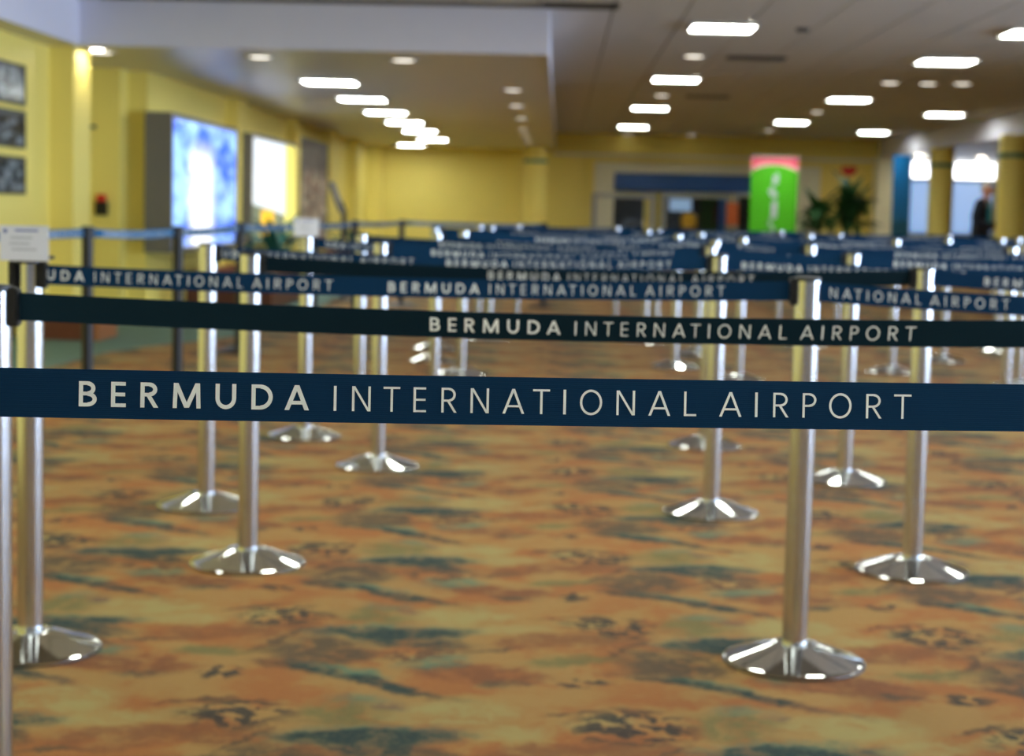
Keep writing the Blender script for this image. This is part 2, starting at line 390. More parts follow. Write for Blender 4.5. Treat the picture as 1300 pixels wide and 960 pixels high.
# ceiling: slab, recessed grid, tiles hanging proud of it
cl = struct('ceiling', MB().box(-5.1, UR + .2, VB - .2, VF + 3.1, ZC + .012, ZC + .12), 'grid', 'beige grey suspended tile ceiling over the hall')
T = .61
tm = MB().box(-.296, .296, -.296, .296, 0, .014).mesh('ceiling_tile', 'tile')
US, VSF = -.14, 14.0           # soffit edge and front
far = MB(); ntile = 0
nu0, nu1 = -8, 18
for j in range(-9, 60):
    for i in range(nu0, nu1):
        u, v = i * T + .1, 12.1 + j * T
        if v > VF - .2: continue
        if v > VSF - .3 and u < US + .56: continue
        if u < -3.8 or u > UR - .3: continue
        if j >= 0 and u > -4 and u / v < .33 and v < 21 and ntile < 290:
            o = link('ceiling_tile', tm, cl, (u, v, ZC)); ntile += 1
        else:
            far.box(u - .296, u + .296, v - .296, v + .296, ZC, ZC + .014)
far.box(US + .02, US + .54, VSF, VF, ZC, ZC + .014).box(-4.08, -3.9, VB, VSF, ZC, ZC + .014)
tag(far.build('ceiling_tiles', 'tile', cl), 'smaller distant ceiling tiles', kind='stuff')
# left soffit: front face, side face and underside
so = struct('ceiling_soffit', MB().box(-5.0, US, VSF, VF, ZS, ZC + .01), 'soffit', 'lowered plaster soffit over the left side of the hall')
MB().box(-4.1, US + .015, VSF - .02, VSF, ZS - .01, ZC).build('fascia', 'fascia', so)
MB().box(US, US + .02, VSF, VF, ZS - .01, ZC).build('fascia', 'fascia', so)
s2 = struct('ceiling_soffit', MB().box(-5.0, -4.1, VB, VSF, ZS, ZC + .01), 'soffit', 'narrow lowered soffit along the near left wall')
MB().box(-4.1, -4.08, VB, VSF, ZS - .01, ZC).build('fascia', 'fascia', s2)
s3 = struct('ceiling_soffit', MB().box(6.92, UR, 4, VF + 3, ZS, ZC + .01), 'soffit', 'lowered soffit over the columns on the right')
MB().box(6.9, 6.92, 4, VF + 3, ZS - .01, ZC).build('fascia', 'fascia', s3)

# round columns with a green ring
def column(px, v, label):
    u, _ = pv(px, 250, v)
    c = thing('column', label, 'column', W(u, v), -RA, 'round yellow columns')
    top = ZS
    MB().lathe([(.225, 0), (.225, top)], 32).build('shaft', 'yellow', c, .6)
    MB().lathe([(.228, 2.08), (.245, 2.085), (.245, 2.15), (.228, 2.155)], 32).build('ring', 'ringteal', c, .6)
    MB().lathe([(.24, 0), (.24, .12), (.226, .13)], 32).build('plinth', 'cream', c, .6)
column(1194, 31.0, 'round yellow column with teal ring, left of the walking person')
column(1285, 25.6, 'broad round yellow column with teal ring at the right edge')
column(679, 34.2, 'yellow round column with teal ring under the soffit corner by the far wall')

# ------------------------------------------------------------------ ceiling lights
def panel_mesh():
    fr = MB(); a, b = .30, .275
    fr.box(-a, a, -a, -b, 0, .03).box(-a, a, b, a, 0, .03).box(-a, -b, -b, b, 0, .03).box(b, a, -b, b, 0, .03)
    return fr.mesh('frame', 'lightframe'), MB().box(-b, b, -b, b, .008, .028).mesh('diffuser', 'panel_light')
PF, PD = panel_mesh()
def panel(u, v, zc, label):
    t = thing('ceiling_light', label, 'ceiling light', W(u, v, zc - .03), -RA, 'square fluorescent ceiling panels')
    link('frame', PF, t); link('diffuser', PD, t)
ORD = ['nearest', 'second', 'third', 'fourth', 'fifth', 'sixth', 'seventh', 'eighth', 'ninth', 'tenth', 'eleventh', 'twelfth', 'thirteenth']
for k, (x, y) in enumerate(((917, 33), (858, 99), (825, 136), (804, 160))):
    u, v = UV(pz(x, y, ZC)); panel(u, v, ZC, 'bright square ceiling panel, %s in the column of four left of the green banner' % ORD[k])
for k, (x, y) in enumerate(((1201, 76), (1078, 125), (1005, 154))):
    u, v = UV(pz(x, y, ZC)); panel(u, v, ZC, 'bright square ceiling panel, %s of the three in the middle right column' % ORD[k])
for k, (x, y) in enumerate(((1199, 144), (1109, 167))):
    u, v = UV(pz(x, y, ZC)); panel(u, v, ZC, 'bright square ceiling panel, %s of two close to the right-hand soffit' % ('nearer', 'farther')[k])
u, v = UV(pz(1318, 40, ZC)); panel(u, v, ZC, 'bright square ceiling panel cut by the right edge of the view')
for k, (x, y) in enumerate(((419, 102), (460, 124), (490, 141), (514, 154), (533, 165), (549, 176), (522, 183))):
    u, v = UV(pz(x, y, ZS)); panel(u, v, ZS, 'bright square panel in the lowered soffit, %s from the camera' % ('nearest', 'second', 'third', 'fourth', 'fifth', 'sixth', 'last and leftmost')[k])
# the rows that go on above and behind the camera
k = 0
for u in (-2.6, -.2, 1.45, 4.05, 6.1):
    for v in (9.4, 5.2, 1.0, -3.2):
        panel(u, v + (.8 if u in (4.05, -.2) else 0), ZC, 'square ceiling panel overhead, %s row before the soffit, %s from the left wall' % (ORD[(9.4, 5.2, 1.0, -3.2).index(v)], ('first', 'second', 'third', 'fourth', 'fifth')[(-2.6, -.2, 1.45, 4.05, 6.1).index(u)]))
        k += 1
DR = MB().lathe([(.07, .012), (.07, .004), (.10, 0), (.105, .012)], 24, cap=False).mesh('trim_ring', 'lightframe', .6)
DL = MB().lathe([(.072, .005), (.072, .016)], 24).mesh('lens', 'down_light')
DS = MB().lathe([(.072, .005), (.072, .016)], 24).mesh('lens', 'spot_light')
def downlight(x, y, z, label, s=1.0, spot=False):
    u, v = UV(pz(x, y, z)); t = thing('downlight', label, 'downlight', W(u, v, z - .012), -RA, 'small round downlights')
    link('trim_ring', DR, t); link('lens', DS if spot else DL, t); t.scale = (s * 1.2, s * 1.2, 1)
downlight(128, 66, ZS, 'small round downlight in the soffit beside the lit pilaster', 1.15)
downlight(330, 72, ZS, 'small round downlight above and left of the nearest soffit panel', 1.15)
downlight(512, 76, ZS, 'small round downlight above and right of the nearest soffit panel', 1.15)
for k, (x, y) in enumerate(((651, 114), (656, 134), (662, 150), (665, 164), (668, 173), (671, 181))):
    downlight(x, y, ZS, 'small round downlight along the right edge of the soffit, %s from the camera' % ORD[k], 1.05)
for x, y, lab in ((881, 71, 'small round downlight between the nearest and second panels left of the green banner'), (840, 121, 'small round downlight between the second and third panels left of the green banner'),
                  (797, 170, 'faint round downlight beyond the fourth panel left of the green banner'), (878, 171, 'faint round downlight in the ceiling left above the green banner'),
                  (1130, 105, 'small round downlight left below the large middle right panel'), (1037, 142, 'small round downlight above the third middle right panel'),
                  (977, 165, 'warm round downlight just above the green banner'), (1222, 106, 'small round downlight right below the large middle right panel'),
                  (1178, 106, 'small bluish round downlight directly below the large middle right panel')):
    downlight(x, y, ZC, lab, 1.2)
downlight(1168, 197, ZS, 'bright spot downlight in front of the blue wave panel', 1.4, True)
downlight(1246, 200, ZS, 'bright spot downlight above the walking person', 1.4, True)
# wall-washer that lights the pilaster
t = thing('wall_washer', 'recessed spot grazing the near left pilaster', 'downlight', W(-4.06, 14.46, ZS - .012), -RA)
link('trim_ring', DR, t); MB().lathe([(.04, .005), (.04, .016)], 24).build('lens', 'washer_light', t)
# vents and small fittings on the ceiling
def vent(x, y, w, d, label):
    u, v = UV(pz(x, y, ZC)); t = thing('air_vent', label, 'air vent', W(u, v, ZC - .02), -RA, 'dark ceiling air vents')
    h, g = w / 2, d / 2
    MB().box(-h, h, -g, -g + .03, 0, .02).box(-h, h, g - .03, g, 0, .02).box(-h, -h + .03, -g + .03, g - .03, 0, .02).box(h - .03, h, -g + .03, g - .03, 0, .02).build('frame', 'vent', t)
    MB().box(-h + .03, h - .03, -g + .03, g - .03, .014, .019).build('backing', 'black', t)
    n = max(2, int(d / .06))
    sm = MB().box(-h + .03, h - .03, -.012, .012, .003, .013).mesh('slat', 'vent')
    for k in range(n): link('slat', sm, t, (0, -g + .03 + (k + .5) * (d - .06) / n, 0))
vent(960, 73, .62, .3, 'dark louvred vent right of the nearest ceiling panel')
vent(898, 122, .62, .3, 'dark louvred vent right of the second ceiling panel')
vent(738, 6, .62, .3, 'dark vent near the top edge, beside the soffit corner')
for x, y, lab in ((1019, 36, 'small round sensor in the ceiling right of the nearest panel'), (347, 11, 'small round sensor on the ceiling above the soffit fascia')):
    u, v = UV(pz(x, y, ZC))
    o = MB().lathe([(.05, 0), (.06, .015), (.06, .03)], 20).build('ceiling_sensor', 'vent', None, .6); o.location = W(u, v, ZC - .03); tag(o, lab, 'sensor', 'round ceiling sensors')

# ------------------------------------------------------------------ left wall displays
def display(u, px0, px1, ytop, zbot, depth, kind, name, label, cat, x_mid=None):
    v0, _ = pu(px0, 250, u); v1, _ = pu(px1, 250, u); _, zt = pu(px0, ytop, u)
    t = thing(name, label, cat, W(u, (v0 + v1) / 2, zbot), -RA)
    h = (v1 - v0) / 2; H = zt - zbot
    MB().box(-depth, -.012, -h, h, 0, H).build('housing', 'grey', t)
    MB().box(-.012, 0, -h + .05, h - .05, .05, H - .05).build('picture_face', poster_mat(kind), t)
    f = .05
    MB().box(-.012, .008, -h, -h + f, 0, H).box(-.012, .008, h - f, h, 0, H).box(-.012, .008, -h + f, h - f, 0, f).box(-.012, .008, -h + f, h - f, H - f, H).build('rim', 'grey', t)
    return t
display(-3.92, 217, 300, 142, .60, .27, 'waterfall', 'lightbox', 'tall backlit blue and white picture box on the left wall', 'lightbox')
display(-3.92, 319, 376, 168, .60, .27, 'brochure', 'lightbox', 'backlit white and yellow picture box beyond the blue one', 'lightbox')
display(-4.06, 381, 415, 173, .45, .13, 'mural', 'picture_panel', 'brown collage picture panel beyond the lit boxes', 'picture')
for k, (y0, y1) in enumerate(((84, 135), (142, 189), (200, 247))):
    v1, zt = pu(33, y0, -4.38); _, zb = pu(33, y1, -4.38)
    t = thing('framed_photo', '%s of three small framed black and white photos on the near left wall' % ('top', 'middle', 'bottom')[k], 'picture', W(-4.4, v1 - .35, zb), -RA, 'framed photos on the left wall')
    H = zt - zb
    MB().box(.001, .02, -.35, -.32, 0, H).box(.001, .02, .32, .35, 0, H).box(.001, .02, -.32, .32, 0, .03).box(.001, .02, -.32, .32, H - .03, H).build('frame', 'black', t)
    MB().box(.001, .012, -.32, .32, .03, H - .03).build('print', photo_mat(k * 3.7), t)
# alarm on the recessed wall
u, z = pv(129, 262, 16.48)
t = thing('call_point', 'black wall unit with a red lamp on the recessed yellow wall', 'alarm', W(u, 16.5, z), -RA)
MB().box(-.06, .06, -.06, 0, -.09, .05).build('body', 'black', t, None, .006)
MB().box(-.045, .045, -.065, 0, .05, .12).build('lamp', 'red', t, None, .01)
u, z = pv(119, 161, 16.48)
tag(MB().box(u - .12, u + .02, 16.46, 16.5, z - .015, z + .015).build('wall_bracket', 'black'), 'small dark bracket high on the recessed yellow wall', 'bracket').rotation_euler.z = -RA

# ------------------------------------------------------------------ planters, bench
def leaf_mesh(L, w, droop, mat, seg=5):
    b = MB(); pts = []
    for k in range(seg + 1):
        s = k / seg; x = L * s * (1 - .25 * droop * s); z = L * (.75 * s - droop * s * s); ww = w * math.sin(math.pi * min(.98, .12 + .86 * s)) * .5
        pts.append((x, ww, z))
    for k in range(seg):
        x0, a, z0 = pts[k]; x1, c, z1 = pts[k + 1]
        b.quad((x0, -a, z0 + a * .3), (x0, 0, z0), (x1, 0, z1), (x1, -c, z1 + c * .3)); b.quad((x0, 0, z0), (x0, a, z0 + a * .3), (x1, c, z1 + c * .3), (x1, 0, z1))
    return b.mesh('leaf', mat, 1.0)
def planter(u0, u1, v0, v1, h, label):
    t = thing('planter_box', label, 'planter', W((u0 + u1) / 2, (v0 + v1) / 2), -RA, 'brown planter boxes by the left wall')
    a, b = (u1 - u0) / 2, (v1 - v0) / 2; w = .05
    MB().box(-a, a, -b, -b + w, .04, h).box(-a, a, b - w, b, .04, h).box(-a, -a + w, -b + w, b - w, .04, h).box(a - w, a, -b + w, b - w, .04, h).build('box_walls', 'wood', t)
    MB().box(-a - .02, a + .02, -b - .02, -b + w, h, h + .03).box(-a - .02, a + .02, b - w, b + .02, h, h + .03).box(-a - .02, -a + w, -b + w, b - w, h, h + .03).box(a - w, a + .02, -b + w, b - w, h, h + .03).build('rim', 'tanwood', t)
    MB().box(-a + w, a - w, -b + w, b - w, .04, h - .05).build('soil', 'soil', t)
    MB().box(-a + .04, a - .04, -b + .04, b - .04, 0.006, .04).build('plinth', 'black', t)
planter(-3.88, -2.98, 17.2, 21.0, .36, 'low red-brown planter box below the blue lightbox')
planter(-3.75, -3.1, 24.6, 28.0, .36, 'low red-brown planter box farther along, below the collage panel')
LM = [leaf_mesh(.42, .07, .55, 'leaf2'), leaf_mesh(.34, .06, .8, 'leaf2'), leaf_mesh(.46, .06, .3, 'leaf2')]
def bush(u, v, z, n, sc, label, lm=LM, stem=.25, cat='plant', group='plants in the planter boxes'):
    t = thing('leafy_plant', label, cat, W(u, v, z), random.uniform(0, 6), group)
    MB().tube([(0, 0, -.03), (.01, 0, stem * .5), (0, .01, stem)], [.016, .012, .008], 6).build('stem', 'leaf', t)
    for k in range(n):
        o = link('leaf', random.choice(lm), t, (0, 0, stem * (.3 + .7 * k / n)), k * 2.399)
        o.rotation_euler.y = random.uniform(-.5, .35); o.scale = (sc * random.uniform(.8, 1.1),) * 3
    return t
u, v = -3.3, 17.7
for k, (u, v, z, n, sc, lab) in enumerate(((-3.02, 17.6, .32, 22, 1.35, 'tall blue-green leafy plant in front of the blue lightbox'), (-3.5, 18.4, .32, 14, .8, 'lower leafy plant left behind the tall one in the planter'),
        (-3.3, 19.4, .32, 14, .75, 'low leafy plant in the middle of the nearer planter'), (-3.4, 20.4, .32, 12, .7, 'low leafy plant at the far end of the nearer planter'),
        (-3.4, 25.3, .32, 12, .8, 'low leafy plant at the near end of the farther planter'), (-3.4, 26.9, .32, 12, .8, 'low leafy plant in the far half of the farther planter'))):
    bush(u, v, z, n, sc, lab, stem=.42 if k == 0 else .3)
p = pz(84, 433, 0); uu, vv = UV(p)
t = thing('low_bench', 'low dark red-brown wooden bench by the near left wall', 'bench', W(uu, vv + .3), -RA)
MB().box(-.36, .26, -.3, .3, .20, .25).build('seat', 'wood', t, None, .006)
MB().box(-.34, .14, -.28, -.24, 0.006, .20).build('front_panel', 'wood', t)
MB().box(-.34, .14, .24, .28, 0.006, .20).build('back_panel', 'wood', t)
MB().box(.14, .25, -.28, .28, 0.006, .20).build('side_panel', 'tanwood', t)
# kiosk with a slanted top near the end of the black post line
p = pz(452, 420, 0)
t = thing('slanted_kiosk', 'dark slanted sign stand beyond the belts by the left wall', 'stand', (-2.02, 19.6, 0))
MB().lathe([(.17, .002), (.17, .02), (.03, .04)], 24).build('base', 'blackpost', t, .6)
MB().tube([(0, 0, .03), (0, 0, 1.05), (-.04, 0, 1.16)], [.03, .03, .025], 10).build('pole', 'blackpost', t, .6)
o = MB().box(-.03, .02, -.15, .15, -.02, .36).build('slanted_panel', 'grey', t, None, .008); o.location = (-.02, 0, 1.06); o.rotation_euler.y = -.38

# ------------------------------------------------------------------ far wall shopfront
V1 = VF - .14
def rect_uz(x0, y0, x1, y1, v):
    a, zt = pv(x0, y0, v); b, _ = pv(x1, y0, v); _, zb = pv((x0 + x1) / 2, y1, v); return a, b, zb, zt
t = thing('shopfront', 'white-framed shop counter front with blue fascia on the far wall', 'shopfront', W(0, V1, 0), -RA)
a, b, zb, zt = rect_uz(755, 207, 1042, 300, V1); zt = pv(900, 209, V1)[1]
aw, bw, _, zw = rect_uz(780, 219, 955, 300, V1)
fb = pv(870, 244, V1)[1]
gb = .55
MB().box(a, aw, -.05, .12, .0, zt).box(aw, b, -.05, .12, zw, zt).box(pv(1004, 250, V1)[0], b, -.05, .12, 0, zw).box(a, b, -.05, .12, 0, gb).build('surround', 'cream', t)
MB().box(aw, bw + .9, -.08, .06, fb, zw).build('fascia_board', 'blue_fascia', t)
for x0, x1 in ((752, 832), (840, 928), (932, 1004)):
    ua, ub, _, z1 = rect_uz(x0, 245, x1, 290, V1)
    f = MB().box(ua, ua + .09, -.1, .06, gb, z1).box(ub - .09, ub, -.1, .06, gb, z1).box(ua + .09, ub - .09, -.1, .06, z1 - .09, z1).box(ua + .09, ub - .09, -.1, .06, gb, gb + .06).build('window_frame', 'alu', t)
    MB().box(ua + .09, ub - .09, -.03, -.02, gb + .06, z1 - .09).build('pane', 'glass', f)
    MB().box(ua + .02, ub - .02, .04, .11, gb, z1 - .02).build('dark_backing', 'dark', t)
ua, ub, zb, zt2 = rect_uz(818, 249, 828, 286, V1)
MB().box(ua, ub, .0, .035, gb + .06, zt2).build('curtain', 'yellow', t)
ua, ub, zb, zt2 = rect_uz(850, 252, 878, 268, V1)
MB().box(ua, ub, .0, .035, zb, zt2).build('screen', 'screen', t)
ua, ub, zb, zt2 = rect_uz(864, 270, 884, 290, V1)
MB().lathe([(.02, zb), (.16, zb + .03), (.17, zt2 - .06), (.1, zt2)], 20, (ua + ub) / 2, -.19).build('yellow_chair_back', 'yellowplastic', t, .6)
ua, ub, zb, zt2 = rect_uz(913, 252, 922, 290, V1)
MB().box(ua, ub, .0, .035, gb + .06, zt2).build('blue_strip', 'blue_fascia', t)
# orange board on a stand
vv = 34.6
ua, ub, zb, zt2 = rect_uz(923, 257, 938, 286, vv)
t = thing('notice_stand', 'small orange notice board on a stand left of the green banner', 'notice board', W((ua + ub) / 2, vv), -RA)
h = (ub - ua) / 2
MB().box(-h, h, -.015, .015, zb, zt2).build('board', 'orange', t, None, .005)
MB().tube([(0, .03, .02), (0, .03, zt2 - .1)], .018, 8).build('pole', 'blackpost', t, .6)
MB().lathe([(.16, 0), (.16, .015), (.03, .03)], 20, 0, .03).build('base', 'blackpost', t, .6)
# roll-up banner
vv = 30.8
ua, ub, _, zt2 = rect_uz(954, 199, 1014, 296, vv)
t = thing('roll_up_banner', 'tall lime green roll-up banner with a pink top and white script', 'banner', W((ua + ub) / 2, vv), -RA)
h = (ub - ua) / 2; B0 = .08
zg = pv(984, 210, vv)[1]
N = 16; arc = [(-h + 2 * h * k / N, zg - .13 * (2 * k / N - 1) ** 2) for k in range(N + 1)]
def sheet(lo, hi, y):
    mb = MB()
    for k in range(N):
        mb.quad((arc[k][0], y, lo[k]), (arc[k + 1][0], y, lo[k + 1]), (arc[k + 1][0], y, hi[k + 1]), (arc[k][0], y, hi[k]))
        mb.quad((arc[k][0], y + .002, lo[k]), (arc[k][0], y + .002, hi[k]), (arc[k + 1][0], y + .002, hi[k + 1]), (arc[k + 1][0], y + .002, lo[k + 1]))
    return mb
az = [z for _, z in arc]
sheet([B0] * (N + 1), az, 0).build('green_sheet', 'green', t)
mid = [z + .05 + .02 * math.sin(k * .5) for k, z in enumerate(az)]
sheet(az, mid, 0).build('pale_pink_wave', 'palepink', t)
sheet(mid, [zt2] * (N + 1), 0).build('pink_top', 'pink', t)
MB().box(-h - .02, h + .02, -.02, .02, zt2, zt2 + .03).build('top_rail', 'alu', t)
MB().box(-h - .02, h + .02, -.09, .09, 0, B0).build('base_case', 'alu', t, None, .01)
MB().tube([(0, .03, B0), (0, .03, zt2)], .014, 8).build('support_pole', 'alu', t, .6)
# script running up the sheet, as illegible strokes
def stroke(pts, w):
    mb = MB()
    for k in range(len(pts) - 1):
        a, b = Vector(pts[k]), Vector(pts[k + 1]); d = (b - a).normalized(); n = Vector((-d.y, d.x)) * w
        q = [a + n, a - n, b - n, b + n]; mb.quad(*[(p.x, -.003, p.y) for p in q])
    return mb
for (x0, y0), (x1, y1), amp, nn in (((985, 222), (984, 234), .05, 3), ((978, 240), (984, 250), .06, 3), ((983, 256), (982, 277), .05, 6), ((975, 282), (983, 294), .03, 2)):
    a0, z0 = pv(x0, y0, vv); a1, z1 = pv(x1, y1, vv); c = (ua + ub) / 2; pts = []
    for k in range(nn * 8 + 1):
        s = k / (nn * 8); pts.append((a0 - c + (a1 - a0) * s + amp * math.sin(s * nn * 2 * math.pi), z0 + (z1 - z0) * s + .03 * math.cos(s * nn * 2 * math.pi)))
    stroke(pts, .014).build('script_stroke', 'card', t)
# red disc on the wall
u, z = pv(1078, 214, VF - .02)
o = MB().lathe([(.02, -.05), (.13, -.05), (.16, -.03), (.16, 0)], 28).build('wall_bell', 'red', None, .6); o.location = W(u, VF - .001, z); o.rotation_euler = (-math.pi / 2, 0, -RA)
tag(o, 'round red fire bell on the far yellow wall', 'fire bell')
# potted palms
PLM = [leaf_mesh(.75, .22, .6, 'leaf', 7), leaf_mesh(.62, .22, .95, 'leaf', 7), leaf_mesh(.8, .20, .35, 'leaf', 7)]
def palm(px, v, hs, n, sc, label):
    u, _ = pv(px, 270, v)
    t = thing('potted_palm', label, 'plant', W(u, v), -RA, 'potted palms beside the green banner')
    MB().lathe([(.15, 0), (.21, .3), (.225, .36), (.2, .36), (.19, .31)], 24).build('pot', 'pot', t, .6)
    MB().lathe([(.0, .30), (.19, .31)], 24).build('soil', 'soil', t)
    MB().tube([(0, 0, .28), (.02, .01, hs * .6), (0, 0, hs)], [.03, .024, .018], 8).build('trunk', 'wood', t, .6)
    for k in range(n):
        o = link('leaf', PLM[k % 3], t, (0, 0, hs * (.66 + .34 * k / n)), k * 2.399)
        o.rotation_euler.y = random.uniform(-.7, .5); o.scale = (sc * random.uniform(.75, 1.1),) * 3
palm(1038, 30.9, 1.22, 50, .80, 'smaller potted palm directly right of the green banner')
palm(1078, 31.6, 1.36, 80, .95, 'larger bushy potted palm in front of the lit yellow wall')
# right-hand bay: blue wave panel, backlit sign and blue lit panels
vv = 33.0
ua, ub, _, zt2 = rect_uz(1135, 197, 1158, 290, vv)
t = thing('wave_panel', 'tall free-standing blue wave-printed panel at the mouth of the right bay', 'panel', W((ua + ub) / 2, vv), -RA); h = (ub - ua) / 2
MB().box(-h, h, -.02, .02, .02, zt2).build('printed_sheet', banner_blue_mat(), t)
MB().box(-h - .02, h + .02, -.15, .15, 0, .03).build('foot_plate', 'grey', t)
vv = VF + 2.6
for k, (x0, x1) in enumerate(((1150, 1196), (1196, 1268), (1268, 1320))):
    ua, ub, zb, zt2 = rect_uz(x0, 201, x1, 227, vv); ub -= .03
    zt2 = pv(1220, 202, vv)[1]; zb = pv(1220, 228, vv)[1]
    nm = ('leftmost', 'middle', 'rightmost')[k]
    t = thing('lit_sign_box', 'glowing white sign box over the blue panels, %s of three in the right bay' % nm, 'sign', W((ua + ub) / 2, vv + .2), -RA, 'glowing sign boxes in the right bay'); h = (ub - ua) / 2
    MB().box(-h, h, -.15, .1, zb, zt2).build('casing', 'white', t); MB().box(-h + .03, h - .03, -.165, -.15, zb + .02, zt2 - .02).build('lit_face', 'signwhite', t)
    t = thing('lit_wall_panel', 'pale blue glowing wall panel under the white sign, %s of three' % nm, 'panel', W((ua + ub) / 2, vv + .2), -RA, 'blue glowing wall panels in the right bay')
    MB().box(-h, h, -.08, .1, .75, zb - .02).build('casing', 'alu', t); MB().box(-h + .04, h - .04, -.09, -.08, .8, zb - .06).build('lit_face', 'signblue', t)
ua, ub, _, _ = rect_uz(1150, 227, 1320, 228, vv)
tag(MB().box(ua, min(ub, UR - .05), vv - .35, vv + .1, 0, .72).build('low_counter', 'dark'), 'long dark low counter under the glowing blue panels', 'counter').rotation_euler.z = -RA

# ------------------------------------------------------------------ person walking in the right bay
def skin_obj(name, chains, mat, parent, root=0, sub=2):
    """chains: list of lists of (x,y,z,r[,r2]); the first point of a later chain may be an index into the first"""
    v, e, r = [], [], []
    for ch in chains:
        prev = None
        for p in ch:
            if isinstance(p, int): prev = p; continue
            v.append(p[:3]); r.append((p[3], p[4] if len(p) > 4 else p[3]))
            if prev is not None: e.append((prev, len(v) - 1))
            prev = len(v) - 1
    me = bpy.data.meshes.new(name); me.from_pydata(v, e, []); me.materials.append(M[mat])
    o = bpy.data.objects.new(name, me); COL.objects.link(o); o.parent = parent
    sk = o.modifiers.new('skin', 'SKIN'); sk.use_smooth_shade = True
    for i, rr in enumerate(r):
        me.skin_vertices[0].data[i].radius = rr
        me.skin_vertices[0].data[i].use_root = (i == root)
    sb = o.modifiers.new('sub', 'SUBSURF'); sb.levels = sub; sb.render_levels = sub
    return o
pu_, _ = pv(1246, 260, 28.0)
per = thing('person', 'white-haired person in a navy jacket and teal shirt walking right with a brown bag', 'person', W(pu_, 28.0), -RA - .55)
# local: +x is the walking direction
body = [(0, 0, .95, .11, .13), (.0, 0, 1.12, .10, .14), (.02, 0, 1.30, .11, .16), (.05, 0, 1.42, .07, .11), (.07, 0, 1.49, .05, .05), (.09, 0, 1.55, .075, .065), (.105, 0, 1.62, .125, .098), (.10, 0, 1.71, .115, .092)]
legs = []
for s, (kx, ax, tx) in ((-1, (.16, .14, .36)), (1, (-.06, -.28, -.10))):
    legs.append([0, (.0, .09 * s, .88, .085), (kx, .09 * s, .50, .06), (ax, .09 * s, .10, .042), (ax + .03, .09 * s, .045, .04), (ax + .17, .09 * s, .035, .03)])
arms = []; nb = len(body); fing = []
for s in (-1, 1):
    hx, hz = .36, 1.02 + .03 * s
    arms.append([3, (.04, .19 * s, 1.40, .062), (-.02, .24 * s, 1.14, .048), (.19, .19 * s, 1.03, .038), (hx - .08, .14 * s, hz, .026), (hx - .02, .12 * s, hz, .030, .040)])
for s, hand in ((-1, 22), (1, 27)):          # five fingers grow from each palm and close on the bag
    hx, hz = .36, 1.02 + .03 * s
    for k, L in enumerate((.070, .080, .074, .058)):
        yy = .12 * s; zz = hz + .03 - k * .019
        fing.append([hand, (hx + .015, yy, zz, .010), (hx + L * .55, yy - .01 * s, zz, .009), (hx + L * .75, yy - .04 * s, zz, .008), (hx + L * .6, yy - .06 * s, zz, .007)])
    fing.append([hand, (hx - .02, .085 * s, hz + .05, .010), (hx + .02, .06 * s, hz + .06, .008)])
skin_obj('body', [body] + legs + arms + fing, 'skin', per)
skin_obj('jacket', [[(0, 0, .78, .17, .20), (0, 0, .95, .17, .20), (.0, 0, 1.14, .145, .19), (.01, 0, 1.29, .145, .19), (.03, 0, 1.40, .125, .185), (.055, 0, 1.475, .085, .095)]], 'jacket', per)
for s in (-1, 1):
    hz = 1.02 + .03 * s
    MB().tube([(.035, .06 * s, 1.42), (.035, .13 * s, 1.415), (.03, .19 * s, 1.385), (.012, .222 * s, 1.29), (-.018, .243 * s, 1.17), (-.005, .243 * s, 1.11), (.06, .232 * s, 1.065), (.19, .19 * s, 1.03), (.255, .158 * s, hz)],
              [.07, .082, .084, .078, .072, .070, .066, .056, .050], 16).build('sleeve', 'jacket', per, 1.4)
skin_obj('shirt', [[(.10, 0, 1.0, .09, .08), (.105, 0, 1.2, .09, .08), (.105, 0, 1.36, .08, .075), (.075, 0, 1.48, .062, .062)]], 'shirt', per)
skin_obj('trousers', [[(0, 0, .97, .13, .15), (0, 0, .90, .13, .15)], [1, (.0, -.09, .85, .10), (.16, -.09, .50, .075), (.14, -.09, .10, .06)], [1, (.0, .09, .85, .10), (-.06, .09, .50, .075), (-.28, .09, .12, .06)]], 'trouser', per)
skin_obj('hair', [[(.035, 0, 1.56, .05, .06), (.04, 0, 1.64, .085, .088), (.07, 0, 1.70, .10, .10), (.115, 0, 1.73, .085, .085), (.155, 0, 1.735, .045, .06)]], 'hair', per)
for s in (-1, 1):
    o = MB().lathe([(.004, -.006), (.011, 0), (.004, .006)], 10).build('eye', 'black', per, 1.0); o.location = (.196, .030 * s, 1.645)
    o = MB().lathe([(.006, -.026), (.012, -.012), (.014, .015), (.006, .026)], 10).build('ear', 'skin', per, 1.0); o.location = (.10, .092 * s, 1.62); o.scale = (1.2, .5, 1.2)
    o = MB().box(-.09, .14, -.045, .045, 0, .075).build('shoe', 'black', per, None, .02); o.location = ((.17 if s < 0 else -.24), .09 * s, .0)
MB().tube([(.192, 0, 1.645), (.218, 0, 1.605), (.195, 0, 1.595)], [.010, .016, .010], 8).build('nose', 'skin', per, 1.2)
MB().tube([(.170, -.025, 1.566), (.182, 0, 1.567), (.170, .025, 1.566)], [.004, .007, .004], 6).build('mouth', 'red', per, 1.2)
bg_ = thing('shoulder_bag', 'brown leather bag held in front by the walking person', 'bag', W(pu_, 28.0) + Vector((.40 * math.cos(.58), -.40 * math.sin(.58), .80)), -RA - .55, None)
MB().box(-.10, .10, -.045, .045, 0, .19).build('bag_body', 'bag', bg_, None, .03)
MB().box(-.105, .105, -.053, -.043, .09, .195).build('flap', 'bag', bg_, None, .004)
MB().tube([(-.085, 0, .18), (-.05, 0, .24), (.05, 0, .24), (.085, 0, .18)], .009, 8).build('handle', 'bag', bg_, 1.2)

